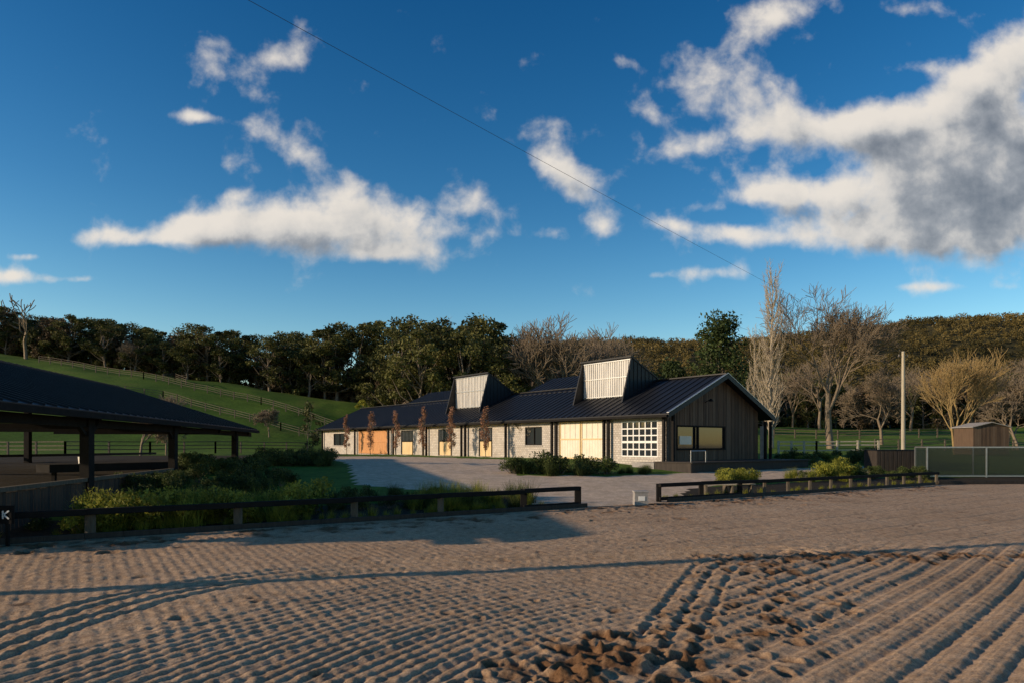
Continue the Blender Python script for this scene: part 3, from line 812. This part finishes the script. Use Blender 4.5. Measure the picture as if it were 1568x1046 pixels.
gr=empty('roadside_shrubs')
scat(gr,tufts+lbush,12,inpx(1105,1160,736,742),.55,.95,'shrub')
scat(gr,tufts+bushes,16,inpx(1180,1310,728,738),.4,.8,'shrub')
scat(gr,tufts+lbush,8,inpx(1262,1300,730,736),.9,1.2,'shrub')
scat(gr,bushes,18,inpx(1310,1420,724,734),.4,.8,'shrub')
scat(gr,lbush+bushes,24,inpx(1190,1345,700,712),.6,1.1,'shrub')
hl=empty('dark_hedge_row')
scat(hl,bushes+dtufts,50,inpx(400,515,704,714),.6,1.0,'shrub')
scat(hl,bushes,36,inpx(280,400,715,728),.5,.9,'shrub')
gt=empty('verge_grass')
scat(gt,tufts,70,alongfence(-13,1,.35,.8),.22,.42,'grass')
scat(gt,tufts,50,alongfence(5,22,.35,.8),.18,.36,'grass')

def paddock(name,pts,H=1.25,sp=2.6,rails=(.5,.85,1.2),m='fencewood',th=.07):
    b=MB()
    for (x0,y0),(x1,y1) in zip(pts[:-1],pts[1:]):
        L=math.hypot(x1-x0,y1-y0);n=max(1,int(L/sp))
        q=[(x0+(x1-x0)*i/n,y0+(y1-y0)*i/n) for i in range(n+1)]; q=[(x,y,zt1(x,y)) for x,y in q]
        for x,y,z in q: b.box(x-.07,x+.07,y-.07,y+.07,z-.3,z+H,M[m])
        for a,c in zip(q[:-1],q[1:]):
            for r in rails: b.beam((a[0],a[1],a[2]+r),(c[0],c[1],c[2]+r),.04,th,M[m])
    b.build(name)
def W(px,Y): return ((px-784)/F*Y,Y)
paddock('paddock_fence',[W(60,128),W(220,122),W(400,116),W(560,108)],th=.07)
paddock('paddock_fence',[W(40,105),W(250,110),W(430,103),W(545,100)],th=.07)
paddock('paddock_fence',[W(250,123),W(268,126),W(285,123)],th=.07)
paddock('paddock_fence',[W(-30,62),W(100,60),W(230,64),W(330,70),(-24,80)],th=.08)
paddock('paddock_fence',[W(1192,58),W(1250,60),W(1345,60)],H=1.3,sp=1.5,m='pole',th=.10,rails=(.45,.9,1.2))
paddock('paddock_fence',[W(1185,95),W(1350,92),W(1600,95)],th=.07)
paddock('paddock_fence',[W(1340,72),W(1620,74)],th=.07)

def pole(name,x,y,zt_,r=.15,arm=True):
    b=MB(); z=zt1(x,y) if dist(x,y)>0 else 0
    n=5
    for k in range(n): b.cyl((x,y,z-.5+(zt_-z+.5)*k/n),(x,y,z-.5+(zt_-z+.5)*(k+1)/n),r*(1.1-.06*k),r*(1.1-.06*(k+1)),M['pole'],12)
    if arm:
        b.beam((x-.5,y,zt_-.5),(x+.5,y+.15,zt_-.5),.1,.1,M['fencewood'])
        for dx in (-.42,.42): b.cyl((x+dx,y,zt_-.45),(x+dx,y,zt_-.28),.05,.03,M['conc'],8)
    b.build(name)
pole('power_pole',38.4,67,11.1,.18)
pole('power_pole',-22.4,-5,12.4)
pole('shadow_pole',-13.0,7.4,7.6,.16,False)  # bare unseen pole without lamp, placed for its thin shadow across the sand
w=MB();a=Vector((38.3,67,10.95));b=Vector((-22.4,-5,12.25));n=40;P=[]
for i in range(n+1):
    t=i/n;p=a.lerp(b,t);p.z-=4*.35*t*(1-t);P.append(p)
for p,q in zip(P[:-1],P[1:]): w.cyl(p,q,.006,.006,M['wire'],5)
w.build('overhead_cable')

cg=MB(); Yc=38.0; x0=23.1;x1=31.0;z0=zt1(24,38)-.05;z1=z0+1.72;dy=1.1
for x in (x0,x0+3.3,x0+6.6,x1):
    for y in(Yc,Yc+dy): cg.box(x-.035,x+.035,y-.035,y+.035,z0-.2,z1,M['galv'])
for z in (z0+.12,z1): 
    for y in(Yc,Yc+dy): cg.beam((x0,y,z),(x1,y,z),.05,.07,M['galv'])
    for x in (x0,x1): cg.beam((x,Yc,z),(x,Yc+dy,z),.05,.06,M['galv'])
cg.box(x0+.03,x1-.03,Yc-.006,Yc+.006,z0+.15,z1-.03,M['mesh']); cg.box(x0-.006,x0+.006,Yc+.03,Yc+dy-.03,z0+.15,z1-.03,M['mesh'])
cg.box(x0+.1,x1-.1,Yc+dy-.02,Yc+dy+.0,z0+.15,z1-.03,M['mesh'])
cg.build('mesh_sided_pen')
bk=MB(); Y=42; xa=(1342-784)/F*Y; xb=(1420-784)/F*Y; z=zt1(xa,Y)
bk.box(xa,xb,Y,Y+1.5,z-.1,z+1.25,M['darkwood'])
for i in range(12): bk.box(xa+i*(xb-xa)/12+.01,xa+(i+1)*(xb-xa)/12-.03,Y-.03,Y-.002,z,z+1.22,M['darkwood'])
bk.box(xa-.05,xb+.05,Y-.06,Y+1.55,z+1.25,z+1.31,M['roof'])
bk.build('storage_bunker',bevel=.01)
hs=MB(); Y=58; xa=(1490-784)/F*Y; xb=(1545-784)/F*Y; z=2+(680-683)/F*Y-.3; zr=2+(680-646)/F*Y; ze=zr-.35
n=18
for i in range(n):
    a=xa+(xb-xa)*i/n;b=xa+(xb-xa)*(i+.9)/n; m=M['clad%d'%random.choice([0,1,2])]
    hs.box(a,b,Y,Y+.04,z-.4,ze-.02,m)
hs.box(xa+.02,xb-.02,Y+.05,Y+2.6,z-.4,ze-.03,M['clad0'])
xm=(xa+xb)/2
hs.poly([(xa,Y+.02,ze),(xb,Y+.02,ze),(xm,Y+.02,zr-.03)],M['clad1'])
for s in(-1,1):
    e=xa-.15 if s<0 else xb+.15
    hs.hexa([(e,Y-.15,ze-.1),(xm,Y-.15,zr-.04),(xm,Y+2.8,zr-.04),(e,Y+2.8,ze-.1),(e,Y-.15,ze-.04),(xm,Y-.15,zr+.02),(xm,Y+2.8,zr+.02),(e,Y+2.8,ze-.04)],M['conc'])
hs.build('small_timber_shed')

# ---------------------------------------------------------------- sky with clouds
sun_dir=Vector((-.965,-.26,0)).normalized(); EL=math.radians(15)
world=bpy.data.worlds.new('World'); scene.world=world; world.use_nodes=True
world.cycles.sampling_method='MANUAL'; world.cycles.sample_map_resolution=256
nt=world.node_tree; nt.nodes.clear()
out=N(nt,'ShaderNodeOutputWorld'); bg=N(nt,'ShaderNodeBackground'); bgc=N(nt,'ShaderNodeBackground')
sky=N(nt,'ShaderNodeTexSky'); sky.sky_type='NISHITA'; sky.sun_disc=False; sky.sun_elevation=EL
sky.sun_rotation=math.atan2(sun_dir.x,sun_dir.y); sky.air_density=1.0; sky.dust_density=.3; sky.ozone_density=2.0
hs_=N(nt,'ShaderNodeHueSaturation'); hs_.inputs['Saturation'].default_value=1.42; nt.links.new(sky.outputs[0],hs_.inputs['Color'])
bg.inputs[1].default_value=.115
g=bpy.data.node_groups.new('cloud_field','ShaderNodeTree')
g.interface.new_socket('V',in_out='INPUT',socket_type='NodeSocketVector'); g.interface.new_socket('D',in_out='OUTPUT',socket_type='NodeSocketFloat')
gi=N(g,'NodeGroupInput');go=N(g,'NodeGroupOutput')
blobs=[(390,338,90,28,0,1),(300,352,60,18,0,.9),(205,366,70,12,0,.9),(480,362,80,26,0,1),(600,345,90,38,10,.9),(720,312,55,30,-10,.65),(500,268,66,28,35,.7),
(405,85,80,28,10,.7),(375,130,60,20,25,.55),(300,180,38,8,5,.75),(590,388,60,12,0,.75),(800,358,65,12,0,.5),(350,258,34,16,20,.6),(430,215,50,18,30,.5),(370,298,30,11,0,.65),
(850,250,48,28,40,.7),(900,300,50,24,55,.7),(875,200,46,16,10,.65),(925,350,25,12,40,.5),
(1130,60,90,30,-25,.65),(1190,15,60,26,0,.6),(1130,140,72,30,-10,.85),(1210,200,95,28,5,.85),(1060,228,80,18,-15,.75),(1000,180,36,14,20,.55),(1340,190,105,26,0,.85),
(1470,150,90,40,-28,1.0),(1560,85,55,40,-30,.95),(1510,225,115,52,0,1.15),(1400,285,125,42,0,1.1),(1220,300,85,22,5,.8),(1150,300,44,12,0,.55),(1120,358,52,13,5,.75),
(1330,362,155,24,0,1.05),(1520,330,120,52,0,1.2),(1095,418,52,11,0,.8),(1025,345,34,9,10,.5),(15,424,32,10,0,.9),(115,428,40,6,0,.75),(1390,15,60,16,0,.6),(1085,318,26,8,0,.5),
(1440,440,90,6,0,.5),(1010,422,22,6,0,.55),(960,98,26,9,20,.5),(1395,102,34,9,0,.45),(40,394,20,5,0,.6),(1640,260,120,76,0,1.2)]
prev=None
for (cx,cy,rx,ry,rot,am) in blobs:
    mp=N(g,'ShaderNodeMapping',vector_type='TEXTURE')
    mp.inputs['Location'].default_value=((cx-784)/F,(680-cy)/F,0); mp.inputs['Rotation'].default_value=(0,0,-math.radians(rot)); mp.inputs['Scale'].default_value=(rx/F*1.08,ry/F*1.08,1)
    g.links.new(gi.outputs[0],mp.inputs[0])
    dt=N(g,'ShaderNodeVectorMath',operation='DOT_PRODUCT'); g.links.new(mp.outputs[0],dt.inputs[0]); g.links.new(mp.outputs[0],dt.inputs[1])
    m1=N(g,'ShaderNodeMath',operation='MULTIPLY'); g.links.new(dt.outputs['Value'],m1.inputs[0]); m1.inputs[1].default_value=-.75
    e=N(g,'ShaderNodeMath',operation='EXPONENT'); g.links.new(m1.outputs[0],e.inputs[0])
    ma=N(g,'ShaderNodeMath',operation='MULTIPLY_ADD'); g.links.new(e.outputs[0],ma.inputs[0]); ma.inputs[1].default_value=am
    if prev is None: ma.inputs[2].default_value=0
    else: g.links.new(prev,ma.inputs[2])
    prev=ma.outputs[0]
nz=N(g,'ShaderNodeTexNoise'); g.links.new(gi.outputs[0],nz.inputs['Vector']); nz.inputs['Scale'].default_value=14; nz.inputs['Detail'].default_value=9; nz.inputs['Roughness'].default_value=.56
nz.inputs['Distortion'].default_value=.1
sc_=N(g,'ShaderNodeMath',operation='MULTIPLY_ADD'); g.links.new(nz.outputs[0],sc_.inputs[0]); sc_.inputs[1].default_value=2.4; sc_.inputs[2].default_value=-1.2
mn=N(g,'ShaderNodeMath',operation='MINIMUM'); g.links.new(prev,mn.inputs[0]); mn.inputs[1].default_value=1.6
ad=N(g,'ShaderNodeMath',operation='ADD'); g.links.new(mn.outputs[0],ad.inputs[0]); g.links.new(sc_.outputs[0],ad.inputs[1])
g.links.new(ad.outputs[0],go.inputs[0])
tc=N(nt,'ShaderNodeTexCoord'); sp=N(nt,'ShaderNodeSeparateXYZ'); nt.links.new(tc.outputs['Generated'],sp.inputs[0])
# paler haze low in the sky, deeper blue overhead (world-space elevation)
hz=ramp(nt,sp.outputs[2],[(0,(1.75,1.55,1.38)),(.16,(1.45,1.42,1.34)),(.32,(1.05,1.12,1.16)),(.55,(.72,.86,.98)),(1,(.6,.75,.9))])
hm=N(nt,'ShaderNodeMixRGB',blend_type='MULTIPLY'); hm.inputs[0].default_value=1; nt.links.new(hs_.outputs[0],hm.inputs[1]); nt.links.new(hz,hm.inputs[2])
nt.links.new(hm.outputs[0],bg.inputs[0])
my=N(nt,'ShaderNodeMath',operation='MAXIMUM'); nt.links.new(sp.outputs[1],my.inputs[0]); my.inputs[1].default_value=.05
def div(a):
    d=N(nt,'ShaderNodeMath',operation='DIVIDE'); nt.links.new(a,d.inputs[0]); nt.links.new(my.outputs[0],d.inputs[1]); return d.outputs[0]
cb=N(nt,'ShaderNodeCombineXYZ'); nt.links.new(div(sp.outputs[0]),cb.inputs[0]); nt.links.new(div(sp.outputs[2]),cb.inputs[1])
def field(off):
    gn=N(nt,'ShaderNodeGroup'); gn.node_tree=g
    va=N(nt,'ShaderNodeVectorMath',operation='ADD'); nt.links.new(cb.outputs[0],va.inputs[0]); va.inputs[1].default_value=off; nt.links.new(va.outputs[0],gn.inputs[0]); return gn.outputs[0]
f0=field((0,0,0)); f1=field((-.020,.028,0))
al=N(nt,'ShaderNodeMapRange',interpolation_type='SMOOTHSTEP'); nt.links.new(f0,al.inputs[0]); al.inputs[1].default_value=.28; al.inputs[2].default_value=1.2; al.inputs[4].default_value=.95
shd=N(nt,'ShaderNodeMapRange',interpolation_type='SMOOTHSTEP'); nt.links.new(f1,shd.inputs[0]); shd.inputs[1].default_value=.35; shd.inputs[2].default_value=2.35
cr=ramp(nt,shd.outputs[0],[(0,(1.0,.92,.82)),(.35,(.76,.73,.69)),(.65,(.40,.42,.45)),(1,(.15,.18,.225))])  # sunlit sides and grey undersides painted into the cloud colour
nt.links.new(cr,bgc.inputs[0]); bgc.inputs[1].default_value=.84
mx=N(nt,'ShaderNodeMixShader'); nt.links.new(al.outputs[0],mx.inputs[0]); nt.links.new(bg.outputs[0],mx.inputs[1]); nt.links.new(bgc.outputs[0],mx.inputs[2]); nt.links.new(mx.outputs[0],out.inputs[0])

sl_=bpy.data.lights.new('sun','SUN'); sl_.energy=5.0; sl_.angle=math.radians(.5); sl_.color=(1,.77,.53)
so=bpy.data.objects.new('sun',sl_); col.objects.link(so)
tosun=Vector((sun_dir.x*math.cos(EL),sun_dir.y*math.cos(EL),math.sin(EL)))
so.rotation_euler=tosun.to_track_quat('Z','Y').to_euler(); so.location=(-40,-20,40)

cam=bpy.data.cameras.new('camera'); cam.lens=24; cam.sensor_width=36; cam.shift_y=(680-523)/1568; cam.clip_end=4000; cam.clip_start=.1
co=bpy.data.objects.new('camera',cam); col.objects.link(co); co.location=(0,0,CAMZ); co.rotation_euler=(math.radians(90),0,0)
scene.camera=co
scene.view_settings.view_transform='Standard'; scene.view_settings.look='None'; scene.view_settings.exposure=0
